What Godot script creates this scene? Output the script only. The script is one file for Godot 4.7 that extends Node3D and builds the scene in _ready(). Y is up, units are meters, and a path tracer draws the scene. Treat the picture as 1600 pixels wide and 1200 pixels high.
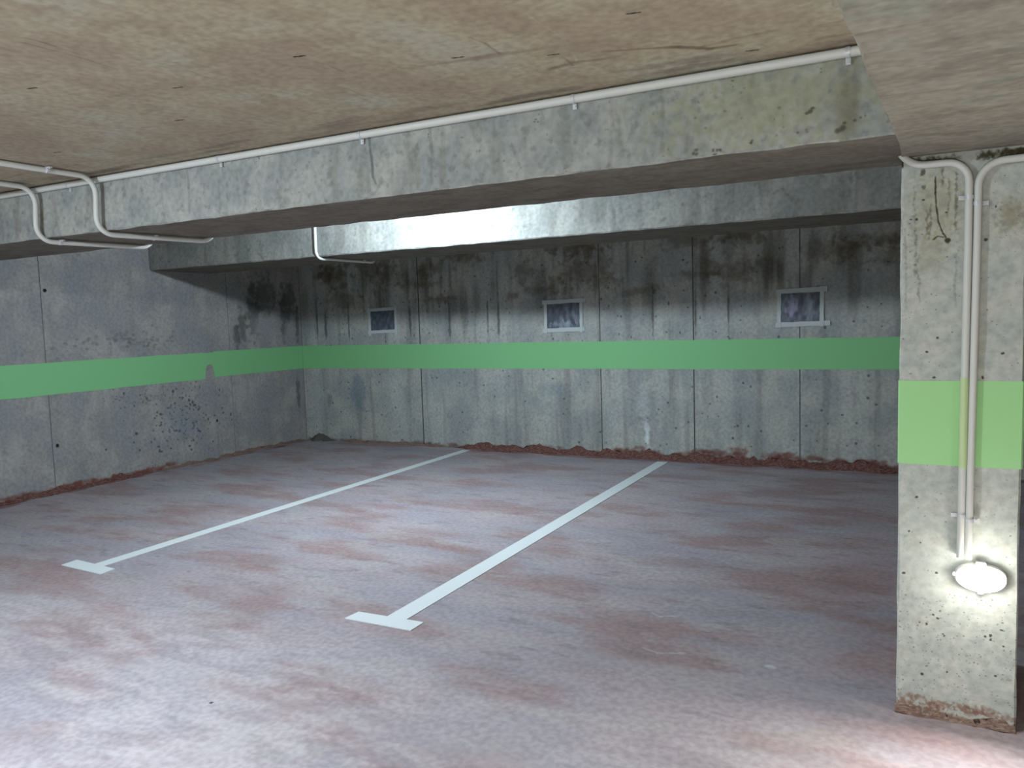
extends Node3D
# Underground car park: two parking bays between a concrete pillar and the left wall.

const XL := -7.741     # left wall face
const XR := 6.6        # right end of the hall
const ZB := -8.428     # back wall face
const ZF := 1.3        # front end of the hall, behind the camera
const CEIL := 2.466    # aisle ceiling
const CEIL2 := 2.57   # ceiling over the bays, behind the first beam
const B1F := -2.917    # first beam: front, rear, underside
const B1R := -3.575
const BY := 2.165
const B2F := -6.03     # second beam
const B2R := -6.893
const B2Y := 2.267
const PX0 := -0.094    # pillar
const PX1 := 0.310
const PZ := -3.376
const PZ2 := -4.05
const S0 := 1.003      # green stripe: bottom, top
const S1 := 1.317

var rng := RandomNumberGenerator.new()
var M := {}

func _ready() -> void:
	rng.seed = 11
	camera_and_light()
	materials()
	shell()
	beams()
	pillar()
	floor_markings()
	conduits()
	lamps()
	taped_sheets()
	dirt()

# ------------------------------------------------------------------ camera, sky, light
func camera_and_light() -> void:
	var cam := Camera3D.new()
	cam.name = "camera"
	cam.position = Vector3(0, 1.6045, 0)
	cam.rotation = Vector3(-0.08241, 0.485185, -0.030892)
	cam.fov = rad_to_deg(2.0 * atan(600.0 / 1234.33))
	cam.near = 0.05
	cam.far = 60.0
	add_child(cam)
	cam.current = true
	var we := WorldEnvironment.new()
	we.name = "world_environment"
	var env := Environment.new()
	env.background_mode = Environment.BG_COLOR
	env.background_color = Color(0.75, 0.85, 1.0)
	env.background_energy_multiplier = 1.0
	env.ambient_light_source = Environment.AMBIENT_SOURCE_DISABLED
	env.tonemap_mode = Environment.TONE_MAPPER_LINEAR
	env.tonemap_exposure = 1.0
	env.sdfgi_enabled = true
	env.ssao_enabled = true
	env.ssil_enabled = true
	we.environment = env
	add_child(we)

# lamp energies [all round, forward]: bay, pillar, then added fill lamps: aisle ceiling left, aisle ceiling right, aisle wall left, aisle wall right
const LAMPS := [[7.0, 1.0], [0.10, 2.4], [4.5, 12.0], [1.0, 2.5], [0.2, 0.4], [3.2, 1.5]]

# ------------------------------------------------------------------ node helpers
var used := {}
func put(n: Node3D, called: String, parent: Node = null) -> Node3D:
	if parent == null:
		var k: int = used.get(called, 0)
		used[called] = k + 1
		n.name = called if k == 0 else "%s_%03d" % [called, k]
		add_child(n, true)
	else:
		var c := 0
		for ch in parent.get_children():
			if ch.get_meta("base_name", "") == called:
				c += 1
		n.set_meta("base_name", called)
		n.name = called if c == 0 else "%s_%03d" % [called, c]
		parent.add_child(n, true)
	return n

func group_node(called: String, at := Vector3.ZERO) -> Node3D:
	var n := Node3D.new()
	put(n, called)
	n.position = at
	return n

func mesh_node(called: String, mesh: Mesh, mat: Material, parent: Node = null) -> MeshInstance3D:
	var n := MeshInstance3D.new()
	n.mesh = mesh
	n.material_override = mat
	n.cast_shadow = GeometryInstance3D.SHADOW_CASTING_SETTING_ON
	put(n, called, parent)
	return n

func tag(o: Node, label: String, category := "", group := "", kind := "") -> void:
	o.set_meta("label", label)
	if category != "":
		o.set_meta("category", category)
	if group != "":
		o.set_meta("group", group)
	if kind != "":
		o.set_meta("kind", kind)

# ------------------------------------------------------------------ mesh helpers
func start() -> SurfaceTool:
	var st := SurfaceTool.new()
	st.begin(Mesh.PRIMITIVE_TRIANGLES)
	st.set_smooth_group(-1)
	return st

func done(st: SurfaceTool) -> ArrayMesh:
	st.generate_normals()
	st.generate_tangents()
	return st.commit()

# map: rectangle of the world plane (a0, b0, width, height) that a texture covers. Axes are taken from the face's normal.
func uv_of(p: Vector3, n: Vector3, map: Rect2) -> Vector2:
	var a := Vector2(p.x, p.y)
	var an := n.abs()
	if an.y >= an.x and an.y >= an.z:
		a = Vector2(p.x, p.z)
	elif an.x >= an.z:
		a = Vector2(p.z, p.y)
	return Vector2((a.x - map.position.x) / map.size.x, (a.y - map.position.y) / map.size.y)

func vert(st: SurfaceTool, p: Vector3, n: Vector3, map: Rect2) -> void:
	st.set_uv(uv_of(p, n, map))
	var w := uv_of(p, n, Rect2(0, 0, 1, 1))
	st.set_uv2(w)
	st.add_vertex(p)

# a, b, c, d counter-clockwise seen from outside
func quad(st: SurfaceTool, a: Vector3, b: Vector3, c: Vector3, d: Vector3, map: Rect2) -> void:
	var n := (b - a).cross(d - a)
	if n.length() < 1e-12:
		n = (c - b).cross(d - b)
	for p in [a, c, b, a, d, c]:
		vert(st, p, n, map)

func box(st: SurfaceTool, lo: Vector3, hi: Vector3, map: Rect2) -> void:
	var p := []
	for k in 8:
		p.append(Vector3(hi.x if k & 1 else lo.x, hi.y if k & 2 else lo.y, hi.z if k & 4 else lo.z))
	for f in [[4, 5, 7, 6], [1, 0, 2, 3], [5, 1, 3, 7], [0, 4, 6, 2], [6, 7, 3, 2], [0, 1, 5, 4]]:
		quad(st, p[f[0]], p[f[1]], p[f[2]], p[f[3]], map)

# box with its four edges along the given axis chamfered
func bevel_box(st: SurfaceTool, lo: Vector3, hi: Vector3, c: float, axis: int, map: Rect2) -> void:
	var prof := PackedVector2Array()
	var a := (axis + 1) % 3
	var b := (axis + 2) % 3
	for q in [[lo[a] + c, lo[b]], [hi[a] - c, lo[b]], [hi[a], lo[b] + c], [hi[a], hi[b] - c], [hi[a] - c, hi[b]], [lo[a] + c, hi[b]], [lo[a], hi[b] - c], [lo[a], lo[b] + c]]:
		prof.append(Vector2(q[0], q[1]))
	extrude(st, prof, axis, lo[axis], hi[axis], 1, 0.0, map)

func axis_point(axis: int, t: float, q: Vector2) -> Vector3:
	var v := Vector3.ZERO
	v[axis] = t
	v[(axis + 1) % 3] = q.x
	v[(axis + 2) % 3] = q.y
	return v

# profile counter-clockwise in (axis + 1, axis + 2); rough: how far the corners wander along the length
func extrude(st: SurfaceTool, prof: PackedVector2Array, axis: int, t0: float, t1: float, steps: int, rough: float, map: Rect2, seed_ := 1) -> void:
	var nz := FastNoiseLite.new()
	nz.seed = seed_
	nz.frequency = 3.0
	nz.fractal_octaves = 4
	var n := prof.size()
	var rings := []
	for s in steps + 1:
		var t := lerpf(t0, t1, float(s) / steps)
		var ring := PackedVector3Array()
		for k in n:
			var q := prof[k]
			if rough > 0.0:
				q += Vector2(nz.get_noise_2d(t, k * 7.3), nz.get_noise_2d(t + 50.0, k * 7.3)) * rough
			ring.append(axis_point(axis, t, q))
		rings.append(ring)
	for s in steps:
		for k in n:
			var j := (k + 1) % n
			quad(st, rings[s][k], rings[s][j], rings[s + 1][j], rings[s + 1][k], map)
	for k in range(1, n - 1):
		for e in [[rings[0], true], [rings[steps], false]]:
			var r: PackedVector3Array = e[0]
			var tri := [r[0], r[k], r[k + 1]] if e[1] else [r[0], r[k + 1], r[k]]
			var nn := Vector3.ZERO
			nn[axis] = 1.0
			for p in tri:
				vert(st, p, nn, map)

# path with rounded corners
func rounded(path: PackedVector3Array, r: float, seg := 8) -> PackedVector3Array:
	var out := PackedVector3Array()
	out.append(path[0])
	for i in range(1, path.size() - 1):
		var a := path[i - 1] - path[i]
		var b := path[i + 1] - path[i]
		var d := minf(r, minf(a.length(), b.length()) * 0.49)
		var p0 := path[i] + a.normalized() * d
		var p2 := path[i] + b.normalized() * d
		for k in seg + 1:
			var t := float(k) / seg
			# between a circle and a parabola: good enough for bent conduit
			out.append(p0.lerp(path[i], t).lerp(path[i].lerp(p2, t), t).lerp(p0.lerp(p2, t), 0.12 * sin(PI * t)))
	out.append(path[path.size() - 1])
	return out

func tube(st: SurfaceTool, path: PackedVector3Array, r: float, sides := 14) -> void:
	var n := path.size()
	var up := Vector3.UP
	var t0 := (path[1] - path[0]).normalized()
	if absf(t0.dot(up)) > 0.9:
		up = Vector3.RIGHT
	var side := t0.cross(up).normalized()
	var rings := []
	var along := 0.0
	for i in n:
		var t := (path[mini(i + 1, n - 1)] - path[maxi(i - 1, 0)]).normalized()
		side = (side - t * side.dot(t)).normalized()
		var bi := side.cross(t)
		var ring := PackedVector3Array()
		for k in sides:
			var a := TAU * k / sides
			ring.append(path[i] + (side * cos(a) + bi * sin(a)) * r)
		rings.append(ring)
		if i:
			along += path[i].distance_to(path[i - 1])
	st.set_smooth_group(0)
	for i in n - 1:
		for k in sides:
			var j := (k + 1) % sides
			tri_facing(st, rings[i][k], rings[i][j], rings[i + 1][j], path[i])
			tri_facing(st, rings[i][k], rings[i + 1][j], rings[i + 1][k], path[i])
	st.set_smooth_group(-1)
	for e in [0, n - 1]:
		var inside := path[1] if e == 0 else path[n - 2]
		for k in range(1, sides - 1):
			tri_facing(st, rings[e][0], rings[e][k], rings[e][k + 1], inside)

# a triangle wound so that it faces away from a point inside
func tri_facing(st: SurfaceTool, a: Vector3, b: Vector3, c: Vector3, inside: Vector3) -> void:
	var n := (b - a).cross(c - a)
	var flip := n.dot(a - inside) > 0.0
	for p in ([a, c, b] if flip else [a, b, c]):
		st.set_uv(Vector2(p.x + p.z, p.y))
		st.set_uv2(Vector2(p.x + p.z, p.y))
		st.add_vertex(p)

# stacked rings [half-width, half-height, depth], exponent shapes the oval; normal along +z
func oval_stack(st: SurfaceTool, rings: Array, power := 2.0, sides := 40) -> void:
	st.set_smooth_group(0)
	var pts := []
	for r in rings:
		var ring := PackedVector3Array()
		for k in sides:
			var a := TAU * k / sides
			var c := cos(a)
			var s := sin(a)
			ring.append(Vector3(signf(c) * pow(absf(c), 2.0 / power) * r[0], signf(s) * pow(absf(s), 2.0 / power) * r[1], r[2]))
		pts.append(ring)
	var mid := Vector3(0, 0, (rings[0][2] + rings[rings.size() - 1][2]) * 0.5)
	for i in rings.size() - 1:
		for k in sides:
			var j := (k + 1) % sides
			tri_facing(st, pts[i][k], pts[i][j], pts[i + 1][j], mid)
			tri_facing(st, pts[i][k], pts[i + 1][j], pts[i + 1][k], mid)
	st.set_smooth_group(-1)
	for k in range(1, sides - 1):
		tri_facing(st, pts[0][0], pts[0][k], pts[0][k + 1], mid)
		var last: PackedVector3Array = pts[rings.size() - 1]
		tri_facing(st, last[0], last[k], last[k + 1], mid)

# ------------------------------------------------------------------ textures
func noise_bytes(w: int, h: int, freq: float, sx: float, sy: float, seed_: int, octaves := 5, ridged := false) -> PackedByteArray:
	# sx, sy: stretch of the pattern; drawn small and scaled up along the stretched way
	var nz := FastNoiseLite.new()
	nz.seed = seed_
	nz.noise_type = FastNoiseLite.TYPE_SIMPLEX_SMOOTH
	nz.frequency = freq
	nz.fractal_octaves = octaves
	if ridged:
		nz.fractal_type = FastNoiseLite.FRACTAL_RIDGED
	var im := nz.get_image(maxi(int(w / sx), 8), maxi(int(h / sy), 8), false, false, true)
	if im.get_width() != w or im.get_height() != h:
		im.resize(w, h, Image.INTERPOLATE_CUBIC)
	im.convert(Image.FORMAT_L8)
	return im.get_data()

class Paint:
	var w: int
	var h: int
	var map: Rect2      # world rectangle; v runs with the second axis
	var d: PackedByteArray
	func _init(w_: int, h_: int, map_: Rect2, base: Color) -> void:
		w = w_
		h = h_
		map = map_
		d = PackedByteArray()
		d.resize(w * h * 3)
		var r := int(base.r * 255.0)
		var g := int(base.g * 255.0)
		var b := int(base.b * 255.0)
		for i in w * h:
			d[i * 3] = r
			d[i * 3 + 1] = g
			d[i * 3 + 2] = b
	# mix towards a colour where the noise lies between lo and hi (lo > hi turns it round)
	func layer(n: PackedByteArray, col: Color, lo: float, hi: float, amount: float) -> void:
		var lut := PackedInt32Array()
		for v in 256:
			lut.append(int(smoothstep(lo, hi, v / 255.0) * amount * 256.0) if lo < hi else int((1.0 - smoothstep(hi, lo, v / 255.0)) * amount * 256.0))
		var r := int(col.r * 255.0)
		var g := int(col.g * 255.0)
		var b := int(col.b * 255.0)
		for i in w * h:
			var t := lut[n[i]]
			if t > 0:
				var j := i * 3
				d[j] += ((r - d[j]) * t) >> 8
				d[j + 1] += ((g - d[j + 1]) * t) >> 8
				d[j + 2] += ((b - d[j + 2]) * t) >> 8
	# a soft blot of world half-size (rx, ry); edge noise roughens its outline
	func blot(at: Vector2, rx: float, ry: float, col: Color, amount: float, n: PackedByteArray, soft := 0.6, rough := 0.8) -> void:
		var px := (at.x - map.position.x) / map.size.x * w
		var py := (at.y - map.position.y) / map.size.y * h
		var wx := rx / absf(map.size.x) * w
		var wy := ry / absf(map.size.y) * h
		for y in range(maxi(int(py - wy * 1.6), 0), mini(int(py + wy * 1.6) + 1, h)):
			for x in range(maxi(int(px - wx * 1.6), 0), mini(int(px + wx * 1.6) + 1, w)):
				var q := Vector2((x + 0.5 - px) / wx, (y + 0.5 - py) / wy).length()
				var i := y * w + x
				q += (n[i] / 255.0 - 0.5) * rough
				var t := (1.0 - smoothstep(1.0 - soft, 1.0, q)) * amount
				if t > 0.0:
					var j := i * 3
					d[j] = int(lerpf(d[j], col.r * 255.0, t))
					d[j + 1] = int(lerpf(d[j + 1], col.g * 255.0, t))
					d[j + 2] = int(lerpf(d[j + 2], col.b * 255.0, t))
	# a crooked stroke through world points
	func stroke(pts: Array, width: float, col: Color, amount: float, n: PackedByteArray, rough := 0.9) -> void:
		for k in pts.size() - 1:
			var a: Vector2 = pts[k]
			var b: Vector2 = pts[k + 1]
			var steps := maxi(int(a.distance_to(b) / (width * 0.5)), 1)
			for s in steps + 1:
				blot(a.lerp(b, float(s) / steps), width, width, col, amount, n, 0.7, rough)
	func texture() -> ImageTexture:
		var im := Image.create_from_data(w, h, false, Image.FORMAT_RGB8, d)
		im.generate_mipmaps()
		return ImageTexture.create_from_image(im)

var fine_normal: ImageTexture
var fine_grain: ImageTexture

func painted(p: Paint, rough := 0.9, relief := 0.5) -> StandardMaterial3D:
	var m := StandardMaterial3D.new()
	m.albedo_texture = p.texture()
	m.roughness = rough
	m.metallic_specular = 0.3
	m.detail_enabled = true
	m.detail_uv_layer = BaseMaterial3D.DETAIL_UV_2
	m.detail_blend_mode = BaseMaterial3D.BLEND_MODE_MUL
	m.detail_albedo = fine_grain
	return m

func plain(c: Color, rough := 0.6, metal := 0.0) -> StandardMaterial3D:
	var m := StandardMaterial3D.new()
	m.albedo_color = c
	m.roughness = rough
	m.metallic = metal
	return m

const MAP_BACK := Rect2(-7.75, 2.75, 8.6, -2.75)
const MAP_LEFT := Rect2(-8.5, 2.75, 8.0, -2.75)
const MAP_FLOOR := Rect2(-7.8, -8.5, 9.0, 9.0)
const MAP_CEIL := Rect2(-6.0, -3.0, 6.0, 3.0)
const MAP_BEAM := Rect2(-5.6, 2.5, 5.6, -0.7)
const MAP_BEAM2 := Rect2(-8.0, 2.8, 8.0, -1.0)
const MAP_SOFFIT := Rect2(-1.0, -4.0, 2.0, 4.0)
const MAP_PILLAR := Rect2(-0.12, 2.3, 0.46, -2.3)

func materials() -> void:
	# fine grain that repeats every metre over all concrete
	var gw := 512
	var nz := FastNoiseLite.new()
	nz.seed = 3
	nz.frequency = 0.045
	nz.fractal_octaves = 6
	var gi := nz.get_seamless_image(gw, gw, false, false, 0.2, true)
	gi.convert(Image.FORMAT_L8)
	var gd := gi.get_data()
	var ga := PackedByteArray()
	ga.resize(gw * gw * 3)
	for i in gw * gw:
		var v := int(lerpf(226.0, 255.0, clampf(gd[i] / 255.0 * 1.5 - 0.1, 0.0, 1.0)))
		ga[i * 3] = v
		ga[i * 3 + 1] = v
		ga[i * 3 + 2] = v
	var gimg := Image.create_from_data(gw, gw, false, Image.FORMAT_RGB8, ga)
	gimg.generate_mipmaps()
	fine_grain = ImageTexture.create_from_image(gimg)

	# --- back wall: grey-green concrete, run marks, damp top with shade painted in, clay at the foot
	var w := 1400
	var h := 448
	var p := Paint.new(w, h, MAP_BACK, Color(0.60, 0.62, 0.61))
	var soft := noise_bytes(w, h, 0.012, 1, 1, 5)
	var mid := noise_bytes(w, h, 0.05, 1, 1, 6)
	var runs := noise_bytes(w, h, 0.035, 1, 14, 7)
	var runs2 := noise_bytes(w, h, 0.012, 1, 10, 8)
	p.layer(soft, Color(0.53, 0.56, 0.57), 0.45, 0.75, 0.5)
	p.layer(soft, Color(0.68, 0.68, 0.65), 0.5, 0.25, 0.5)
	p.layer(runs, Color(0.46, 0.46, 0.45), 0.55, 0.85, 0.4)
	p.layer(runs2, Color(0.68, 0.70, 0.69), 0.55, 0.8, 0.45)
	p.layer(mid, Color(0.48, 0.49, 0.48), 0.62, 0.8, 0.25)
	# dark damp runs below the ceiling, deepened to paint in the beam's shade
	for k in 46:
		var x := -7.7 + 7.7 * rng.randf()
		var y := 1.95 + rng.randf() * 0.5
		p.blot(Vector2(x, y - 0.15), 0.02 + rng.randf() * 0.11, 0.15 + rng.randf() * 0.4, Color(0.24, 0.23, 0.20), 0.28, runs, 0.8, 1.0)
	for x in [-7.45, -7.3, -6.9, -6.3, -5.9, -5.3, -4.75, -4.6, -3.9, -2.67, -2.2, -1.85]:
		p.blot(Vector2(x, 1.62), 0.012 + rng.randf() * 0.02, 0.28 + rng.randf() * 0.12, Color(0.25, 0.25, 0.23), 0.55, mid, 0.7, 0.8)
	for k in 40:  # brown stains that also darken the wall top where the second beam shades it
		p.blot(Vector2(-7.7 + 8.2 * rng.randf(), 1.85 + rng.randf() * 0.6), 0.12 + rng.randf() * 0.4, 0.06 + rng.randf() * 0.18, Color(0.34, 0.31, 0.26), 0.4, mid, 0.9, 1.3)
	# blue-grey patch of filler under the middle sheet, damp blots, lime streak
	p.blot(Vector2(-6.79, 0.68), 0.16, 0.32, Color(0.42, 0.48, 0.52), 0.6, mid, 0.5, 0.5)
	for k in 60:
		p.blot(Vector2(-4.08 + 0.30 * rng.randf(), 0.70 + 0.13 * rng.randf()), 0.04, 0.03, Color(0.50, 0.56, 0.60), 0.14, mid, 0.8, 0.5)
	p.blot(Vector2(-7.3, 0.55), 0.07, 0.12, Color(0.42, 0.46, 0.46), 0.5, mid)
	p.blot(Vector2(-2.755, 0.24), 0.045, 0.24, Color(0.80, 0.83, 0.85), 0.85, mid, 0.8, 0.7)
	p.blot(Vector2(-2.80, 0.6), 0.10, 0.36, Color(0.72, 0.74, 0.76), 0.5, mid, 0.9, 0.8)
	p.blot(Vector2(-2.5, 0.35), 0.14, 0.3, Color(0.50, 0.52, 0.53), 0.4, mid, 0.9, 0.8)
	# clay splashes
	for k in 130:
		var x := -5.6 + 6.2 * sqrt(rng.randf())
		p.blot(Vector2(x, 0.02 + rng.randf() * rng.randf() * 0.12), 0.05 + rng.randf() * 0.12, 0.025 + rng.randf() * 0.035, Color(0.40, 0.25, 0.22), 0.5, mid, 0.8, 1.0)
	for k in 50:
		p.blot(Vector2(-7.7 + 7.7 * rng.randf(), 0.01), 0.1 + rng.randf() * 0.2, 0.03 + rng.randf() * 0.03, Color(0.42, 0.37, 0.35), 0.5, mid, 0.9, 1.0)
	for k in 300:
		p.blot(Vector2(-7.7 + 8.4 * rng.randf(), 2.3 * rng.randf()), 0.008 + rng.randf() * 0.01, 0.008 + rng.randf() * 0.01, Color(0.28, 0.29, 0.28), 0.7, mid, 0.6, 0.8)
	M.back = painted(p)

	# --- left wall
	w = 1300
	h = 448
	p = Paint.new(w, h, MAP_LEFT, Color(0.565, 0.56, 0.555))
	soft = noise_bytes(w, h, 0.011, 1, 1, 15)
	mid = noise_bytes(w, h, 0.05, 1, 1, 16)
	runs = noise_bytes(w, h, 0.03, 1, 12, 17)
	p.layer(soft, Color(0.51, 0.53, 0.55), 0.45, 0.75, 0.6)
	p.layer(soft, Color(0.64, 0.64, 0.62), 0.5, 0.25, 0.5)
	p.layer(runs, Color(0.51, 0.51, 0.50), 0.55, 0.85, 0.35)
	p.layer(mid, Color(0.47, 0.48, 0.48), 0.62, 0.8, 0.25)
	# the strip beside the joint and the damp corner
	for q in [[-7.55, 1.85, 0.16, 0.5], [-7.75, 2.0, 0.3, 0.35], [-7.35, 1.62, 0.10, 0.3], [-8.2, 1.95, 0.2, 0.3], [-8.1, 1.75, 0.1, 0.4], [-8.35, 1.6, 0.05, 0.4], [-7.25, 1.5, 0.07, 0.2], [-8.3, 0.7, 0.05, 0.35]]:
		p.blot(Vector2(q[0], q[1]), q[2], q[3], Color(0.30, 0.31, 0.30), 0.6, mid, 0.7, 1.0)
	p.blot(Vector2(-7.7, 1.62), 0.25, 0.16, Color(0.56, 0.58, 0.60), 0.6, mid, 0.7, 0.8)
	# honeycombed concrete near the joint
	for k in 160:
		var c := Vector2(-6.3, 0.52) + Vector2(rng.randfn() * 0.32, rng.randfn() * 0.17)
		p.blot(c, 0.006 + rng.randf() * 0.016, 0.006 + rng.randf() * 0.014, Color(0.22, 0.23, 0.24), 0.7, mid, 0.6, 1.0)
	p.blot(Vector2(-6.3, 0.5), 0.35, 0.28, Color(0.50, 0.53, 0.58), 0.4, mid)
	for k in 60:
		p.blot(Vector2(-5.9 + rng.randfn() * 0.3, 0.85 + rng.randfn() * 0.06), 0.012, 0.01, Color(0.30, 0.30, 0.30), 0.6, mid)
	for k in 60:
		var c2 := Vector2(-5.7 + rng.randfn() * 0.35, 1.50 + rng.randfn() * 0.05)
		p.blot(c2, 0.03, 0.02, Color(0.38, 0.38, 0.37), 0.4, mid)
	for q in [[-4.817, 2.024], [-4.823, 0.476], [-6.849, 0.468]]:
		p.blot(Vector2(q[0], q[1]), 0.022, 0.022, Color(0.10, 0.10, 0.10), 0.95, mid, 0.4, 0.3)
	for k in 70:
		p.blot(Vector2(-4.0 - 2.2 * rng.randf(), 0.01 + rng.randf() * 0.05), 0.06 + rng.randf() * 0.1, 0.03, Color(0.43, 0.27, 0.24), 0.5, mid, 0.8, 1.0)
	M.left = painted(p)

	# --- floor: bluish grey with reddish smears
	w = 1200
	h = 1200
	p = Paint.new(w, h, MAP_FLOOR, Color(0.645, 0.605, 0.63))
	soft = noise_bytes(w, h, 0.009, 2.0, 1, 25, 6)
	mid = noise_bytes(w, h, 0.02, 2.2, 1, 26)
	var red := noise_bytes(w, h, 0.013, 2.4, 1, 27, 6)
	var sm := noise_bytes(w, h, 0.06, 3.0, 1, 28)
	p.layer(soft, Color(0.61, 0.595, 0.635), 0.42, 0.7, 0.8)
	p.layer(red, Color(0.58, 0.485, 0.48), 0.46, 0.78, 0.7)
	p.layer(mid, Color(0.56, 0.535, 0.55), 0.56, 0.8, 0.35)
	p.layer(mid, Color(0.66, 0.65, 0.65), 0.42, 0.2, 0.5)
	p.layer(sm, Color(0.64, 0.62, 0.63), 0.62, 0.85, 0.35)
	p.layer(sm, Color(0.47, 0.43, 0.44), 0.36, 0.15, 0.35)
	for k in 110:
		p.blot(Vector2(-6.5 + 7.5 * rng.randf(), -2.95 + 3.3 * rng.randf()), 0.6 + rng.randf() * 0.8, 0.3 + rng.randf() * 0.4, Color(0.775, 0.75, 0.765), 0.17, sm, 0.9, 0.9)
	for q in [[-3.18, -4.93, 0.5, 0.12], [-2.65, -5.86, 0.4, 0.12], [-2.3, -6.2, 0.4, 0.1], [-1.9, -4.3, 0.4, 0.15], [-0.3, -5.0, 0.35, 0.5], [-0.2, -3.9, 0.25, 0.5], [-1.3, -4.9, 0.4, 0.15], [-4.2, -5.5, 0.5, 0.1], [-3.0, -4.6, 0.6, 0.1], [-1.0, -6.6, 0.8, 0.15], [0.5, -4.8, 0.2, 0.4], [0.0, -3.2, 0.4, 0.25]]:
		p.blot(Vector2(q[0], q[1]), q[2], q[3], Color(0.55, 0.43, 0.42), 0.42, mid, 0.9, 1.3)
	for k in 60:
		p.blot(Vector2(-5.0 + 6.0 * rng.randf(), ZB + 0.04 + rng.randf() * 0.12), 0.2, 0.05, Color(0.45, 0.33, 0.32), 0.45, mid, 0.9, 1.2)
	for k in 40:
		p.blot(Vector2(XL + 0.04 + rng.randf() * 0.12, -8.3 + 5.5 * rng.randf()), 0.06, 0.2, Color(0.45, 0.33, 0.32), 0.4, mid, 0.9, 1.2)
	p.blot(Vector2(-0.61, -3.58), 0.035, 0.022, Color(0.76, 0.77, 0.80), 0.8, mid, 0.6, 0.8)
	for q in [[-1.75, -4.75, 0.12], [-1.55, -4.7, 0.08], [-1.3, -4.0, 0.06], [-1.2, -3.55, 0.08]]:
		p.stroke([Vector2(q[0], q[1]), Vector2(q[0] + q[2], q[1] + 0.03), Vector2(q[0] + q[2] * 2.5, q[1] - 0.02)], 0.014, Color(0.70, 0.70, 0.72), 0.35, mid)
	p.blot(Vector2(-2.708, -2.274), 0.009, 0.009, Color(0.15, 0.14, 0.13), 0.9, mid)
	M.floor = painted(p, 0.8)
	M.floor.metallic_specular = 0.35

	# --- ceiling of the aisle: board-marked, olive brown
	w = 1200
	h = 600
	p = Paint.new(w, h, MAP_CEIL, Color(0.675, 0.64, 0.555))
	soft = noise_bytes(w, h, 0.008, 1, 1, 35)
	mid = noise_bytes(w, h, 0.025, 1.6, 1, 36)
	var grain := noise_bytes(w, h, 0.05, 1, 5, 37)
	var pits := noise_bytes(w, h, 0.12, 2, 1, 38)
	p.layer(soft, Color(0.64, 0.585, 0.51), 0.45, 0.75, 0.8)
	p.layer(soft, Color(0.69, 0.685, 0.62), 0.45, 0.2, 0.7)
	p.layer(mid, Color(0.60, 0.55, 0.47), 0.55, 0.8, 0.4)
	p.layer(grain, Color(0.60, 0.555, 0.48), 0.55, 0.85, 0.3)
	p.layer(pits, Color(0.60, 0.56, 0.49), 0.62, 0.85, 0.4)
	for q in [[-1.797, -2.014], [-2.387, -2.032], [-2.804, -1.761], [-2.754, -2.341], [-3.699, -2.424], [-1.378, -2.302], [-1.1, -2.45], [-0.525, -2.775], [-0.755, -2.25]]:
		p.stroke([Vector2(q[0] - 0.018, q[1] + 0.004), Vector2(q[0] + 0.018, q[1] - 0.004)], 0.006, Color(0.16, 0.14, 0.12), 0.9, mid, 0.4)
	for k in 14:
		var x0 := -4.6 + 4.3 * rng.randf()
		var z0 := -2.86 + rng.randf() * 0.32
		p.stroke([Vector2(x0, z0), Vector2(x0 + 0.12, z0 + rng.randfn() * 0.02), Vector2(x0 + 0.25, z0 + rng.randfn() * 0.02)], 0.014, Color(0.40, 0.35, 0.30), 0.07, mid, 1.4)
	p.stroke([Vector2(-0.95, -2.51), Vector2(-0.73, -2.60), Vector2(-0.64, -2.68), Vector2(-0.56, -2.69)], 0.014, Color(0.34, 0.28, 0.23), 0.16, mid, 1.4)
	p.stroke([Vector2(-1.6, -2.3), Vector2(-1.2, -2.36), Vector2(-0.9, -2.42)], 0.02, Color(0.45, 0.38, 0.32), 0.10, mid, 1.4)
	for k in 24:
		p.blot(Vector2(-4.6 + 4.5 * rng.randf(), -2.85 + rng.randf() * 0.1), 0.25, 0.035, Color(0.40, 0.37, 0.34), 0.3, mid, 0.9, 1.3)
	for k in 26:
		var cx := -4.5 + 4.3 * rng.randf()
		var cz := -2.8 + 1.6 * rng.randf()
		p.stroke([Vector2(cx, cz), Vector2(cx + 0.01, cz + 0.12), Vector2(cx - 0.005, cz + 0.12 + 0.2 * rng.randf())], 0.006, Color(0.42, 0.37, 0.31) if k % 3 else Color(0.78, 0.75, 0.67), 0.12, mid, 1.4)
	p.stroke([Vector2(-1.02, -2.08), Vector2(-1.01, -2.33), Vector2(-1.06, -2.55)], 0.006, Color(0.78, 0.75, 0.66), 0.14, mid, 1.2)
	M.ceil = painted(p)

	# --- first beam, front face
	w = 1400
	h = 176
	p = Paint.new(w, h, MAP_BEAM, Color(0.60, 0.615, 0.595))
	soft = noise_bytes(w, h, 0.012, 1, 1, 45)
	mid = noise_bytes(w, h, 0.05, 1, 1, 46)
	runs = noise_bytes(w, h, 0.03, 1, 5, 47)
	p.layer(soft, Color(0.54, 0.56, 0.55), 0.45, 0.7, 0.7)
	p.layer(soft, Color(0.66, 0.66, 0.63), 0.5, 0.25, 0.5)
	p.layer(runs, Color(0.50, 0.50, 0.47), 0.55, 0.85, 0.5)
	p.layer(mid, Color(0.46, 0.47, 0.45), 0.66, 0.82, 0.45)
	p.blot(Vector2(-0.5, 2.33), 0.6, 0.25, Color(0.58, 0.59, 0.48), 0.65, mid, 0.9, 1.0)
	p.blot(Vector2(-0.25, 2.30), 0.05, 0.2, Color(0.42, 0.40, 0.32), 0.5, runs, 0.9, 1.0)
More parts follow.
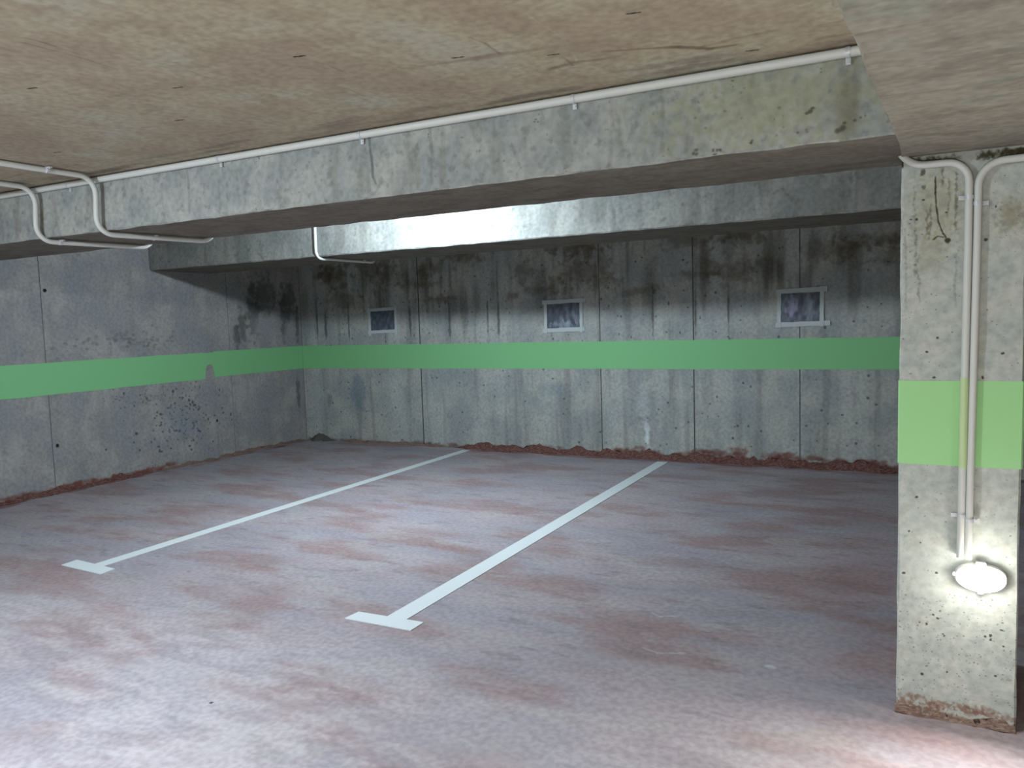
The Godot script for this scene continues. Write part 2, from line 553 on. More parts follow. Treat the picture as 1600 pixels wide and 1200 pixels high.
	for q in [[-1.392, 2.385, 0.014], [-0.332, 2.416, 0.010], [-0.356, 2.262, 0.016], [-0.272, 2.208, 0.022], [-0.197, 2.239, 0.014], [-0.404, 2.215, 0.022], [-0.70, 2.184, 0.02], [-0.66, 2.19, 0.015], [-0.75, 2.178, 0.02], [-0.619, 2.432, 0.010], [-0.62, 2.40, 0.008], [-0.874, 2.405, 0.008], [-1.266, 2.183, 0.010], [-2.137, 2.22, 0.009], [-1.333, 2.30, 0.008], [-2.9, 2.42, 0.014], [-3.14, 2.41, 0.014], [-3.36, 2.43, 0.012], [-4.65, 2.30, 0.05], [-4.3, 2.24, 0.06], [-0.55, 2.2, 0.012], [-1.9, 2.40, 0.012]]:
		if q[2] > 0.03:
			p.blot(Vector2(q[0], q[1]), q[2], q[2] * 0.9, Color(0.38, 0.38, 0.36), 0.25, mid, 0.9, 1.2)
			continue
		for k in 3:
			p.blot(Vector2(q[0] + rng.randfn() * q[2] * 0.6, q[1] + rng.randfn() * q[2] * 0.6), q[2] * (0.25 + 0.3 * rng.randf()), q[2] * (0.2 + 0.3 * rng.randf()), Color(0.27, 0.27, 0.23), 0.7, mid, 0.7, 1.1)
	for k in 120:
		p.blot(Vector2(-4.5 + 4.4 * rng.randf(), 2.17 + 0.27 * rng.randf()), 0.002 + rng.randf() * 0.006, 0.002 + rng.randf() * 0.005, Color(0.38, 0.38, 0.35), 0.5, mid, 0.6, 0.9)
	p.stroke([Vector2(-2.222, 2.44), Vector2(-2.22, 2.37), Vector2(-2.21, 2.31), Vector2(-2.212, 2.26), Vector2(-2.195, 2.225)], 0.009, Color(0.38, 0.40, 0.40), 0.4, mid, 1.0)
	for x in [-0.88, -1.9, -3.4]:
		p.stroke([Vector2(x, 2.44), Vector2(x + 0.008, 2.33), Vector2(x, 2.2)], 0.011, Color(0.43, 0.43, 0.39), 0.12, mid, 1.2)
	M.beam = painted(p)

	# --- second beam and everything plain
	w = 1200
	h = 150
	p = Paint.new(w, h, MAP_BEAM2, Color(0.56, 0.565, 0.55))
	soft = noise_bytes(w, h, 0.015, 1, 1, 55)
	mid = noise_bytes(w, h, 0.06, 1, 1, 56)
	runs = noise_bytes(w, h, 0.03, 1, 5, 57)
	p.layer(soft, Color(0.50, 0.51, 0.50), 0.45, 0.7, 0.7)
	p.layer(soft, Color(0.62, 0.62, 0.59), 0.5, 0.25, 0.5)
	p.layer(runs, Color(0.45, 0.45, 0.43), 0.6, 0.85, 0.5)
	p.layer(mid, Color(0.42, 0.43, 0.41), 0.66, 0.82, 0.5)
	M.beam2 = painted(p)

	# --- undersides of the beams: boards running across
	w = 512
	h = 1024
	p = Paint.new(w, h, MAP_SOFFIT, Color(0.585, 0.565, 0.52))
	soft = noise_bytes(w, h, 0.012, 1, 1, 65)
	grain = noise_bytes(w, h, 0.022, 2.2, 1, 66, 6)
	var grain2 := noise_bytes(w, h, 0.05, 2.5, 1, 67)
	p.layer(soft, Color(0.53, 0.51, 0.47), 0.45, 0.75, 0.7)
	p.layer(soft, Color(0.58, 0.60, 0.55), 0.42, 0.2, 0.6)
	p.layer(grain, Color(0.47, 0.45, 0.41), 0.52, 0.82, 0.55)
	p.layer(grain2, Color(0.66, 0.63, 0.58), 0.6, 0.85, 0.4)
	for k in 26:
		var z := -3.9 + 0.15 * k
		p.stroke([Vector2(-1.0, z - 0.01), Vector2(-0.2, z + rng.randfn() * 0.01), Vector2(0.3, z + 0.012), Vector2(1.0, z + rng.randfn() * 0.01)], 0.008, Color(0.40, 0.37, 0.33), 0.05, grain, 1.6)
	for k in 2:
		p.blot(Vector2(0.10 - 0.10 * k, -1.62 + 0.02 * k), 0.025, 0.02, Color(0.68, 0.66, 0.25), 0.6, soft)
	M.soffit = painted(p)

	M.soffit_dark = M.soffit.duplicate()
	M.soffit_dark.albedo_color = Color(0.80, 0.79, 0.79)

	# --- pillar, front face
	w = 400
	h = 2000
	p = Paint.new(w, h, MAP_PILLAR, Color(0.70, 0.72, 0.69))
	soft = noise_bytes(w, h, 0.008, 1, 1, 75)
	mid = noise_bytes(w, h, 0.05, 1, 1, 76)
	runs = noise_bytes(w, h, 0.03, 1, 8, 77)
	p.layer(soft, Color(0.655, 0.675, 0.655), 0.45, 0.7, 0.6)
	p.layer(soft, Color(0.73, 0.725, 0.69), 0.5, 0.25, 0.5)
	p.layer(mid, Color(0.61, 0.62, 0.60), 0.62, 0.85, 0.35)
	# olive damp under the beam, with cracks running down from it
	p.blot(Vector2(0.03, 1.97), 0.14, 0.22, Color(0.60, 0.59, 0.49), 0.6, mid, 0.9, 1.0)
	p.blot(Vector2(0.26, 1.92), 0.07, 0.09, Color(0.54, 0.51, 0.41), 0.65, mid, 0.9, 1.0)
	p.blot(Vector2(0.0, 1.80), 0.09, 0.14, Color(0.62, 0.60, 0.50), 0.4, mid, 0.9, 1.0)
	for k in 16:
		p.blot(Vector2(-0.06 + 0.4 * rng.randf(), 2.14), 0.04, 0.02, Color(0.27, 0.25, 0.18), 0.6, mid, 0.8, 1.0)
	p.stroke([Vector2(0.020, 2.08), Vector2(0.021, 2.02), Vector2(0.024, 1.97), Vector2(0.033, 1.91), Vector2(0.048, 1.87), Vector2(0.058, 1.855)], 0.0042, Color(0.25, 0.24, 0.20), 0.55, mid, 0.7)
	p.blot(Vector2(0.063, 1.842), 0.013, 0.013, Color(0.22, 0.21, 0.17), 0.9, mid, 0.5, 0.7)
	p.stroke([Vector2(0.05, 1.857), Vector2(0.03, 1.862), Vector2(0.015, 1.85)], 0.004, Color(0.30, 0.28, 0.23), 0.5, mid, 0.7)
	for q in [[0.005, 1.98, 1.85, 0.5], [-0.006, 1.96, 1.87, 0.4], [0.088, 2.09, 1.88, 0.5], [0.043, 2.11, 2.05, 0.5], [0.064, 2.08, 1.93, 0.4], [-0.05, 2.05, 1.94, 0.25], [-0.045, 1.93, 1.72, 0.3], [-0.03, 1.80, 1.62, 0.3], [0.09, 1.80, 1.6, 0.2], [-0.075, 1.9, 1.6, 0.2]]:
		var pts := []
		for k in 6:
			pts.append(Vector2(q[0] + rng.randfn() * 0.0025, lerpf(q[1], q[2], k / 5.0)))
		p.stroke(pts, 0.0058, Color(0.33, 0.33, 0.28), q[3] * 0.30, mid, 1.5)
	p.blot(Vector2(-0.021, 2.10), 0.012, 0.02, Color(0.28, 0.27, 0.22), 0.75, mid, 0.6, 0.8)
	p.blot(Vector2(-0.019, 2.047), 0.012, 0.012, Color(0.34, 0.35, 0.32), 0.7, mid, 0.7, 0.8)
	for q in [[-0.018, 2.0], [-0.06, 1.93], [-0.04, 1.93], [0.057, 1.947], [0.184, 1.837], [0.214, 1.953], [0.034, 1.483], [-0.001, 1.431], [0.025, 1.334], [0.244, 1.424], [0.182, 1.335], [0.216, 1.062], [0.227, 1.022], [-0.082, 1.197], [0.075, 1.104], [0.032, 0.413], [0.048, 0.40], [0.055, 0.43], [0.07, 0.333], [0.066, 0.34], [0.224, 0.343], [0.207, 0.353], [0.258, 0.386], [0.266, 0.325], [0.241, 0.207], [0.224, 0.36], [-0.003, 0.168], [0.082, 0.192], [-0.055, 0.733], [-0.015, 0.692], [-0.072, 0.566], [0.04, 0.58], [-0.03, 0.87], [-0.015, 0.375], [0.01, 0.372]]:
		p.blot(Vector2(q[0], q[1]), 0.0045 + rng.randf() * 0.003, 0.004 + rng.randf() * 0.003, Color(0.25, 0.25, 0.22), 0.85, mid, 0.5, 0.9)
	for k in 420:
		var y := 2.1 * rng.randf()
		if rng.randf() < 0.5:
			y = 0.05 + 0.45 * rng.randf()
		p.blot(Vector2(-0.09 + 0.40 * rng.randf(), y), 0.0016 + rng.randf() * 0.003, 0.0015 + rng.randf() * 0.0025, Color(0.38, 0.39, 0.36), 0.6, mid, 0.6, 1.0)
	for k in 40:
		p.blot(Vector2(-0.09 + 0.4 * rng.randf(), 0.01 + 0.085 * rng.randf() * rng.randf()), 0.05, 0.02, Color(0.50, 0.385, 0.335), 0.5, mid, 0.9, 1.3)
	M.pillar = painted(p)

	M.backing = plain(Color(0.20, 0.20, 0.19), 0.95)
	M.green = plain(Color(0.46, 0.70, 0.48), 0.75)
	M.green_light = plain(Color(0.59, 0.79, 0.54), 0.75)
	M.green_paint_pipe = plain(Color(0.70, 0.78, 0.58), 0.6)
	M.line = plain(Color(0.80, 0.83, 0.84), 0.7)
	M.pipe = plain(Color(0.76, 0.765, 0.74), 0.5)
	M.clip = plain(Color(0.74, 0.75, 0.76), 0.4, 0.2)
	M.white_plastic = plain(Color(0.85, 0.85, 0.83), 0.5)
	M.tape = plain(Color(0.66, 0.69, 0.69), 0.7)
	var cn := noise_bytes(256, 256, 0.05, 1, 1, 90, 6)
	var cn2 := noise_bytes(256, 256, 0.09, 2, 1, 91, 5)
	var cp := Paint.new(256, 256, Rect2(0, 0, 1, 1), Color(0.42, 0.29, 0.265))
	cp.layer(cn, Color(0.31, 0.20, 0.185), 0.45, 0.7, 0.8)
	cp.layer(cn2, Color(0.56, 0.47, 0.44), 0.58, 0.8, 0.7)
	cp.layer(cn, Color(0.45, 0.40, 0.38), 0.40, 0.2, 0.6)
	M.clay = painted(cp, 0.95)
	M.clay.uv1_scale = Vector3(2.2, 5.0, 1.0)
	cp = Paint.new(256, 256, Rect2(0, 0, 1, 1), Color(0.50, 0.415, 0.375))
	cp.layer(cn, Color(0.41, 0.33, 0.295), 0.45, 0.7, 0.8)
	cp.layer(cn2, Color(0.60, 0.55, 0.51), 0.58, 0.8, 0.7)
	M.mortar = painted(cp, 0.95)
	M.mortar.uv1_scale = Vector3(3.0, 6.0, 1.0)
	M.mud = plain(Color(0.31, 0.30, 0.29), 0.95)

# ------------------------------------------------------------------ the shell
func structure(o: Node3D, label: String, category: String) -> Node3D:
	tag(o, label, category, "", "structure")
	return o

# one concrete face split by formwork joints: each pour panel its own mesh, the joints are open grooves
func panels(wall: Node3D, cuts: Array, gaps: Array, y1: float, along_x: bool, face: float, outward: float, proud: Array, mat: Material, map: Rect2) -> void:
	for k in cuts.size() - 1:
		var a: float = cuts[k] + gaps[k] * 0.5
		var b: float = cuts[k + 1] - gaps[k + 1] * 0.5
		var f: float = face + outward * proud[k]
		var st := start()
		if along_x:
			bevel_box(st, Vector3(a, 0.0, minf(face - outward * 0.012, f)), Vector3(b, y1, maxf(face - outward * 0.012, f)), 0.003, 1, map)
		else:
			bevel_box(st, Vector3(minf(face - outward * 0.012, f), 0.0, a), Vector3(maxf(face - outward * 0.012, f), y1, b), 0.003, 1, map)
		mesh_node("concrete_panel", done(st), mat, wall)

func shell() -> void:
	var st := start()
	box(st, Vector3(XL - 0.25, -0.2, ZB - 0.25), Vector3(XR + 0.25, 0.0, ZF + 0.25), MAP_FLOOR)
	structure(mesh_node("floor", done(st), M.floor), "grey concrete garage floor smeared with reddish dust", "floor")

	st = start()
	box(st, Vector3(XL - 0.25, CEIL, B1F - 0.3), Vector3(XR + 0.25, CEIL + 0.6, ZF + 0.25), MAP_CEIL)
	structure(mesh_node("ceiling", done(st), M.ceil), "olive brown board-marked concrete ceiling of the drive aisle", "ceiling")
	st = start()
	box(st, Vector3(XL - 0.25, CEIL2, ZB - 0.25), Vector3(XR + 0.25, CEIL2 + 0.3, B1F - 0.3), MAP_CEIL)
	structure(mesh_node("ceiling", done(st), M.ceil), "higher concrete ceiling over the parking bays behind the beam", "ceiling")

	# back wall
	var wall := group_node("wall_back", Vector3.ZERO)
	structure(wall, "grey concrete back wall with vertical formwork joints and damp run marks", "wall")
	st = start()
	box(st, Vector3(XL - 0.25, 0.0, ZB - 0.25), Vector3(XR + 0.25, CEIL2, ZB - 0.010), MAP_BACK)
	mesh_node("wall_core", done(st), M.backing, wall)
	var cuts := [XL, -5.76, -3.294, -2.223, -1.139, 0.1, 1.3, 2.5, 3.7, 4.9, XR]
	var gaps := [0.0, 0.016, 0.007, 0.010, 0.005, 0.008, 0.008, 0.008, 0.008, 0.008, 0.0]
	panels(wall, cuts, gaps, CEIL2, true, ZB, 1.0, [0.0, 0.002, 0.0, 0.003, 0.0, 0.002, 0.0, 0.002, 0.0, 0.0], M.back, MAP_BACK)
	st = start()
	ragged_stripe(st, true, XL + 0.004, XR, ZB + 0.0035, 1.0, 0.004, 91)
	tag(mesh_node("green_stripe", done(st), M.green, wall), "green band painted along the back wall")

	# left wall: the front pour stands a little prouder than the corner pour
	wall = group_node("wall_left", Vector3.ZERO)
	structure(wall, "grey concrete left wall with a stepped vertical joint near the corner", "wall")
	st = start()
	box(st, Vector3(XL - 0.25, 0.0, ZB - 0.25), Vector3(XL - 0.010, CEIL2, ZF + 0.25), MAP_LEFT)
	mesh_node("wall_core", done(st), M.backing, wall)
	cuts = [ZB, -8.30, -7.125, -6.855, -4.775, -2.4, 0.0, 2.4, ZF]
	gaps = [0.0, 0.006, 0.014, 0.004, 0.004, 0.008, 0.008, 0.008, 0.0]
	panels(wall, cuts, gaps, CEIL2, false, XL, 1.0, [0.0, 0.0, 0.010, 0.018, 0.016, 0.0, 0.0, 0.0], M.left, MAP_LEFT)
	st = start()
	ragged_stripe(st, false, ZB + 0.004, -7.125, XL + 0.003, 1.0, 0.004, 92)
	ragged_stripe(st, false, -7.122, -6.857, XL + 0.013, 1.0, 0.004, 93)
	tag(mesh_node("green_stripe", done(st), M.green, wall), "green band from the joint to the corner")
	st = start()
	ragged_stripe(st, false, -6.70, ZF, XL + 0.0215, 1.0, 0.006, 94, -0.012)
	ragged_stripe(st, false, -6.852, -6.70, XL + 0.0215, 1.0, 0.012, 95, -0.012, 0.17)
	tag(mesh_node("green_stripe", done(st), M.green, wall), "green band on the long wall with a bare spot at its end")

	# the rest of the hall, behind and beside the camera
	st = start()
	box(st, Vector3(XR, 0.0, ZB), Vector3(XR + 0.25, CEIL2, ZF), MAP_LEFT)
	structure(mesh_node("wall_right", done(st), M.left), "plain concrete wall at the right end of the garage", "wall")
	st = start()
	box(st, Vector3(XL, 0.0, ZF), Vector3(XR, CEIL + 0.1, ZF + 0.25), MAP_BACK)
	structure(mesh_node("wall_front", done(st), M.back), "plain concrete wall across the aisle behind the viewer", "wall")

# a painted band with slightly wavering edges; missing: how much of its height is bare at the lower edge
func ragged_stripe(st: SurfaceTool, along_x: bool, t0: float, t1: float, face: float, outward: float, wander: float, seed_: int, drop := 0.0, missing := 0.0) -> void:
	var nz := FastNoiseLite.new()
	nz.seed = seed_
	nz.frequency = 1.6
	nz.fractal_octaves = 4
	var steps := maxi(int((t1 - t0) / 0.06), 14)
	var th := 0.0025
	for s in steps:
		var q := []
		for e in [s, s + 1]:
			var f := float(e) / steps
			var t := lerpf(t0, t1, f)
			var lo := S0 + drop + nz.get_noise_1d(t) * wander + missing * (1.0 - pow(f * 2.0 - 1.0, 4.0))
			var hi := S1 + drop * 0.5 + nz.get_noise_1d(t + 90.0) * wander
			q.append([t, lo, hi])
		var pts := []
		for e in q:
			for y in [e[1], e[2]]:
				pts.append(Vector3(e[0], y, face) if along_x else Vector3(face, y, e[0]))
		var o := Vector3(0, 0, outward * th) if along_x else Vector3(outward * th, 0, 0)
		var front := [pts[0], pts[2], pts[3], pts[1]]
		var mid: Vector3 = (pts[0] + pts[3]) * 0.5 - o
		var map := Rect2(0, 0, 1, 1)
		quad_out(st, front[0], front[1], front[2], front[3], mid, map)
		quad_out(st, pts[0], pts[2], pts[2] - o, pts[0] - o, mid + Vector3(0, 0.1, 0) - o * 0.1, map)
		quad_out(st, pts[1], pts[3], pts[3] - o, pts[1] - o, mid - Vector3(0, 0.1, 0), map)

func quad_out(st: SurfaceTool, a: Vector3, b: Vector3, c: Vector3, d: Vector3, inside: Vector3, map: Rect2) -> void:
	var n := (b - a).cross(d - a)
	if n.dot((a + b + c + d) * 0.25 - inside) > 0.0:
		quad(st, a, b, c, d, map)
	else:
		quad(st, a, d, c, b, map)

# profile of a beam in (y, z) for an extrusion along x
func beam_profile(y0: float, y1: float, zf: float, zr: float, c: float) -> PackedVector2Array:
	return PackedVector2Array([Vector2(y0, zr + c), Vector2(y0 + c, zr), Vector2(y1, zr), Vector2(y1, zf), Vector2(y0 + c, zf), Vector2(y0, zf - c)])

func two_tone_beam(called: String, label: String, prof: PackedVector2Array, x0: float, x1: float, face: Material, map: Rect2, under: Material, seed_: int) -> void:
	# the sides and the board-marked underside are separate parts of one beam
	var root := group_node(called)
	structure(root, label, "beam")
	var nz := FastNoiseLite.new()
	nz.seed = seed_
	nz.frequency = 4.0
	nz.fractal_octaves = 4
	var steps := int((x1 - x0) / 0.05)
	var side := start()
	var bottom := start()
	var prev := []
	for s in steps + 1:
		var x := lerpf(x0, x1, float(s) / steps)
		var ring := []
		for k in prof.size():
			var q := prof[k]
			if q.y != prof[2].y or k == 1 or k == 0:
				pass
			if k in [0, 1, 4, 5]:
				q += Vector2(nz.get_noise_2d(x, k * 9.0), nz.get_noise_2d(x + 40.0, k * 9.0)) * 0.005
			ring.append(Vector3(x, q.x, q.y))
		if s:
			for k in prof.size():
				var j := (k + 1) % prof.size()
				if k == 5:
					quad(bottom, prev[k], prev[j], ring[j], ring[k], MAP_SOFFIT)
				else:
					quad(side, prev[k], prev[j], ring[j], ring[k], map)
		prev = ring
	mesh_node("beam_side", done(side), face, root)
	mesh_node("beam_underside", done(bottom), under, root)

func beams() -> void:
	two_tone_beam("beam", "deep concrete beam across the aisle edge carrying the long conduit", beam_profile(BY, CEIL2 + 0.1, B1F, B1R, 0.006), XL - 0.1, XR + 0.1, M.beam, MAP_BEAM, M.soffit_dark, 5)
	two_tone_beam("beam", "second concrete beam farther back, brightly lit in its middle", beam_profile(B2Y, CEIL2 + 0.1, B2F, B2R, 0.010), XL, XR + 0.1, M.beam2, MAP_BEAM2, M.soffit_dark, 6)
	# beam along the bays' edge over the pillar, its left edge a little out of square
	var root := group_node("beam")
	structure(root, "concrete beam running from the pillar overhead with board-marked underside", "beam")
	var st := start()
	var bt := start()
	var nz := FastNoiseLite.new()
	nz.seed = 8
	nz.frequency = 4.0
	nz.fractal_octaves = 3
	var steps := 180
	var prev := []
	for s in steps + 1:
		var z := lerpf(PZ - 0.6, ZF, float(s) / steps)
		var xl := -0.097 - 0.0385 * clampf(z + 3.1, 0.0, 2.2)
		var wob := nz.get_noise_1d(z) * 0.010 * smoothstep(-2.9, -2.3, z)
		var ring := [Vector3(xl + wob + 0.006, BY - 0.004, z), Vector3(0.62, BY - 0.004, z), Vector3(0.62, CEIL + 0.1, z), Vector3(xl, CEIL + 0.1, z), Vector3(xl + wob * 0.5, BY + 0.006, z)]
		if s:
			for k in 5:
				var j := (k + 1) % 5
				quad(bt if k == 0 or k == 4 else st, prev[j], prev[k], ring[k], ring[j], MAP_SOFFIT if k == 0 or k == 4 else MAP_BEAM)
		prev = ring
	mesh_node("beam_side", done(st), M.beam, root)
	mesh_node("beam_underside", done(bt), M.soffit, root)

# ------------------------------------------------------------------ pillar
func pillar() -> void:
	var root := group_node("pillar", Vector3.ZERO)
	structure(root, "pale concrete pillar with a green band and an oval wall lamp", "pillar")
	var st := start()
	# edges wander: an extrusion along y with rough corners
	var prof := PackedVector2Array([Vector2(PZ2, PX0), Vector2(PZ, PX0 + 0.006) - Vector2(0.0, 0.0), Vector2(PZ, PX1 - 0.006), Vector2(PZ - 0.008, PX1 + 0.002), Vector2(PZ2, PX1)])
	prof = PackedVector2Array([Vector2(PZ2, PX0), Vector2(PZ - 0.007, PX0), Vector2(PZ, PX0 + 0.007), Vector2(PZ, PX1 - 0.007), Vector2(PZ - 0.007, PX1), Vector2(PZ2, PX1)])
	extrude(st, prof, 1, 0.0, BY + 0.02, 70, 0.005, MAP_PILLAR, 21)
	mesh_node("shaft", done(st), M.pillar, root)
	# green band
	st = start()
	var b0 := 1.000
	var b1 := 1.322
	var th := 0.0035
	bevel_box(st, Vector3(PX0 - 0.003, b0, PZ2), Vector3(PX1 + 0.004, b1, PZ + th), 0.006, 1, Rect2(0, 0, 1, 1))
	tag(mesh_node("green_stripe", done(st), M.green_light, root), "light green band painted round the pillar")
	# rough mortar foot
	st = start()
	ridge(st, true, PX0 - 0.004, PX1 - 0.002, PZ - 0.003, 1.0, 0.030, 0.016, 31, 80)
	tag(mesh_node("mortar_foot", done(st), M.mortar, root), "reddish crumbling mortar at the pillar foot")

# a ragged little bank of material against a wall; t along the wall, out: direction away from it
func ridge(st: SurfaceTool, along_x: bool, t0: float, t1: float, face: float, out: float, height: float, depth: float, seed_: int, steps: int, taper := 0.0) -> void:
	var nz := FastNoiseLite.new()
	nz.seed = seed_
	nz.frequency = 3.5
	nz.fractal_octaves = 5
	st.set_smooth_group(0)
	var prev := []
	for s in steps + 1:
		var f := float(s) / steps
		var t := lerpf(t0, t1, f)
		var k := 1.0
		if taper > 0.0:
			k = smoothstep(0.0, taper, f) * smoothstep(0.0, taper, 1.0 - f)
		var hh := height * k * (0.75 + 0.9 * nz.get_noise_1d(t)) + 0.004
		var dd := depth * k * (0.8 + 0.8 * nz.get_noise_1d(t + 77.0)) + 0.006
		var ring := []
		for c in [[-0.01, 1.0], [0.15, 1.0], [0.4, 0.62], [0.68, 0.34], [1.0, 0.08], [1.05, -0.05]]:
			var wob := nz.get_noise_2d(t * 2.5, c[0] * 40.0)
			var a: float = face + out * (c[0] * dd + wob * 0.012 * k)
			var y: float = c[1] * hh + wob * 0.014 * k * (1.0 if c[1] > 0.2 else 0.0)
			ring.append(Vector3(t, y, a) if along_x else Vector3(a, y, t))
		if s:
			for j in ring.size() - 1:
				var inside: Vector3 = (prev[0] + ring[0]) * 0.5
				inside.y = -0.05
				tri_facing(st, prev[j], prev[j + 1], ring[j + 1], inside)
				tri_facing(st, prev[j], ring[j + 1], ring[j], inside)
		prev = ring

func dirt() -> void:
	var st := start()
	ridge(st, true, -5.3, 0.2, ZB + 0.006, 1.0, 0.085, 0.085, 41, 150, 0.06)
	tag(mesh_node("clay_dirt", done(st), M.clay), "red clay dirt banked along the foot of the back wall", "dirt", "", "stuff")
	st = start()
	ridge(st, false, -6.0, -1.5, XL + 0.016, 1.0, 0.06, 0.075, 42, 120, 0.12)
	tag(mesh_node("clay_dirt", done(st), M.clay), "red clay dirt banked along the foot of the left wall", "dirt", "", "stuff")
	st = start()
	ridge(st, false, -8.36, -6.0, XL + 0.010, 1.0, 0.03, 0.05, 43, 60, 0.05)
	tag(mesh_node("grey_dirt", done(st), M.mortar), "thin grey dirt line along the left wall by the corner", "dirt", "", "stuff")
	st = start()
	ridge(st, true, -7.70, -7.2, ZB + 0.004, 1.0, 0.09, 0.14, 44, 30, 0.35)
	tag(mesh_node("debris_heap", done(st), M.mud), "small dark heap of debris in the far corner", "debris", "", "stuff")
	st = start()
	ridge(st, true, -7.1, -5.36, ZB + 0.004, 1.0, 0.035, 0.04, 45, 50, 0.1)
	tag(mesh_node("grey_dirt", done(st), M.mortar), "thin grey dirt line along the back wall near the corner", "dirt", "", "stuff")

# ------------------------------------------------------------------ painted lines
func floor_markings() -> void:
	var data := [
		["parking_line", [Vector2(-5.086, ZB + 0.15), Vector2(-4.985, ZB + 0.15), Vector2(-4.985, -3.30), Vector2(-5.086, -3.30)], [Vector2(-5.30, -3.385), Vector2(-4.85, -3.355), Vector2(-4.835, -3.24), Vector2(-5.285, -3.262)], "white T-ended parking line on the left, nearer the corner"],
		["parking_line", [Vector2(-2.595, ZB + 0.16), Vector2(-2.475, ZB + 0.16), Vector2(-2.475, -3.30), Vector2(-2.600, -3.30)], [Vector2(-2.79, -3.376), Vector2(-2.365, -3.392), Vector2(-2.365, -3.272), Vector2(-2.80, -3.268)], "white T-ended parking line on the right, nearer the pillar"]]
	for d in data:
		var st := start()
		slab(st, d[1], 0.004, 31)
		slab(st, d[2], 0.0046, 32)
		tag(mesh_node(d[0], done(st), M.line), d[3], "parking line", "white parking bay lines")

# thin flat paint: polygon corners in (x, z)
func slab(st: SurfaceTool, poly: Array, y: float, seed_: int) -> void:
	var n := poly.size()
	var c := Vector3.ZERO
	var top := []
	for q in poly:
		top.append(Vector3(q.x, y, q.y))
		c += Vector3(q.x, 0.0, q.y) / n
	var map := Rect2(0, 0, 1, 1)
	quad_out(st, top[0], top[1], top[2], top[3], c - Vector3(0, 1, 0), map)
	for k in n:
		var a: Vector3 = top[k]
		var b: Vector3 = top[(k + 1) % n]
		quad_out(st, a, b, Vector3(b.x, -0.002, b.z), Vector3(a.x, -0.002, a.z), c, map)

# ------------------------------------------------------------------ conduits
# a saddle clip: a band round the pipe, a foot and a screw. along: pipe direction, lug: side on which the foot sits, out: away from the surface
func clip(parent: Node3D, at: Vector3, along: Vector3, lug: Vector3, out: Vector3, r: float) -> void:
	var band := start()
	var w := 0.007
	tube(band, PackedVector3Array([at - along * w, at + along * w]), r + 0.0022, 16)
	var foot := start()
	var c := at + lug * (r + 0.010) - out * (r - 0.004)
	var hx := lug * 0.011
	var hy := along * 0.008
	var hz := out * 0.0035
	var p := []
	for k in 8:
		p.append(c + (hx if k & 1 else -hx) + (hy if k & 2 else -hy) + (hz if k & 4 else -hz))
	for f in [[4, 5, 7, 6], [1, 0, 2, 3], [5, 1, 3, 7], [0, 4, 6, 2], [6, 7, 3, 2], [0, 1, 5, 4]]:
		quad_out(band, p[f[0]], p[f[1]], p[f[2]], p[f[3]], c, Rect2(0, 0, 1, 1))
	var cl := mesh_node("saddle_clip", done(band), M.clip, parent)
	tube(foot, PackedVector3Array([c + out * 0.003, c + out * 0.0065]), 0.0048, 10)
	mesh_node("screw", done(foot), M.clip, cl)

func conduit(label: String, group: String, path: Array, bend: float, r: float, clips: Array) -> Node3D:
	var root := group_node("conduit")
	tag(root, label, "conduit", group)
	var st := start()
	tube(st, rounded(PackedVector3Array(path), bend), r)
	mesh_node("pipe", done(st), M.pipe, root)
	for c in clips:
		clip(root, c[0], c[1], c[2], c[3], r)
	return root

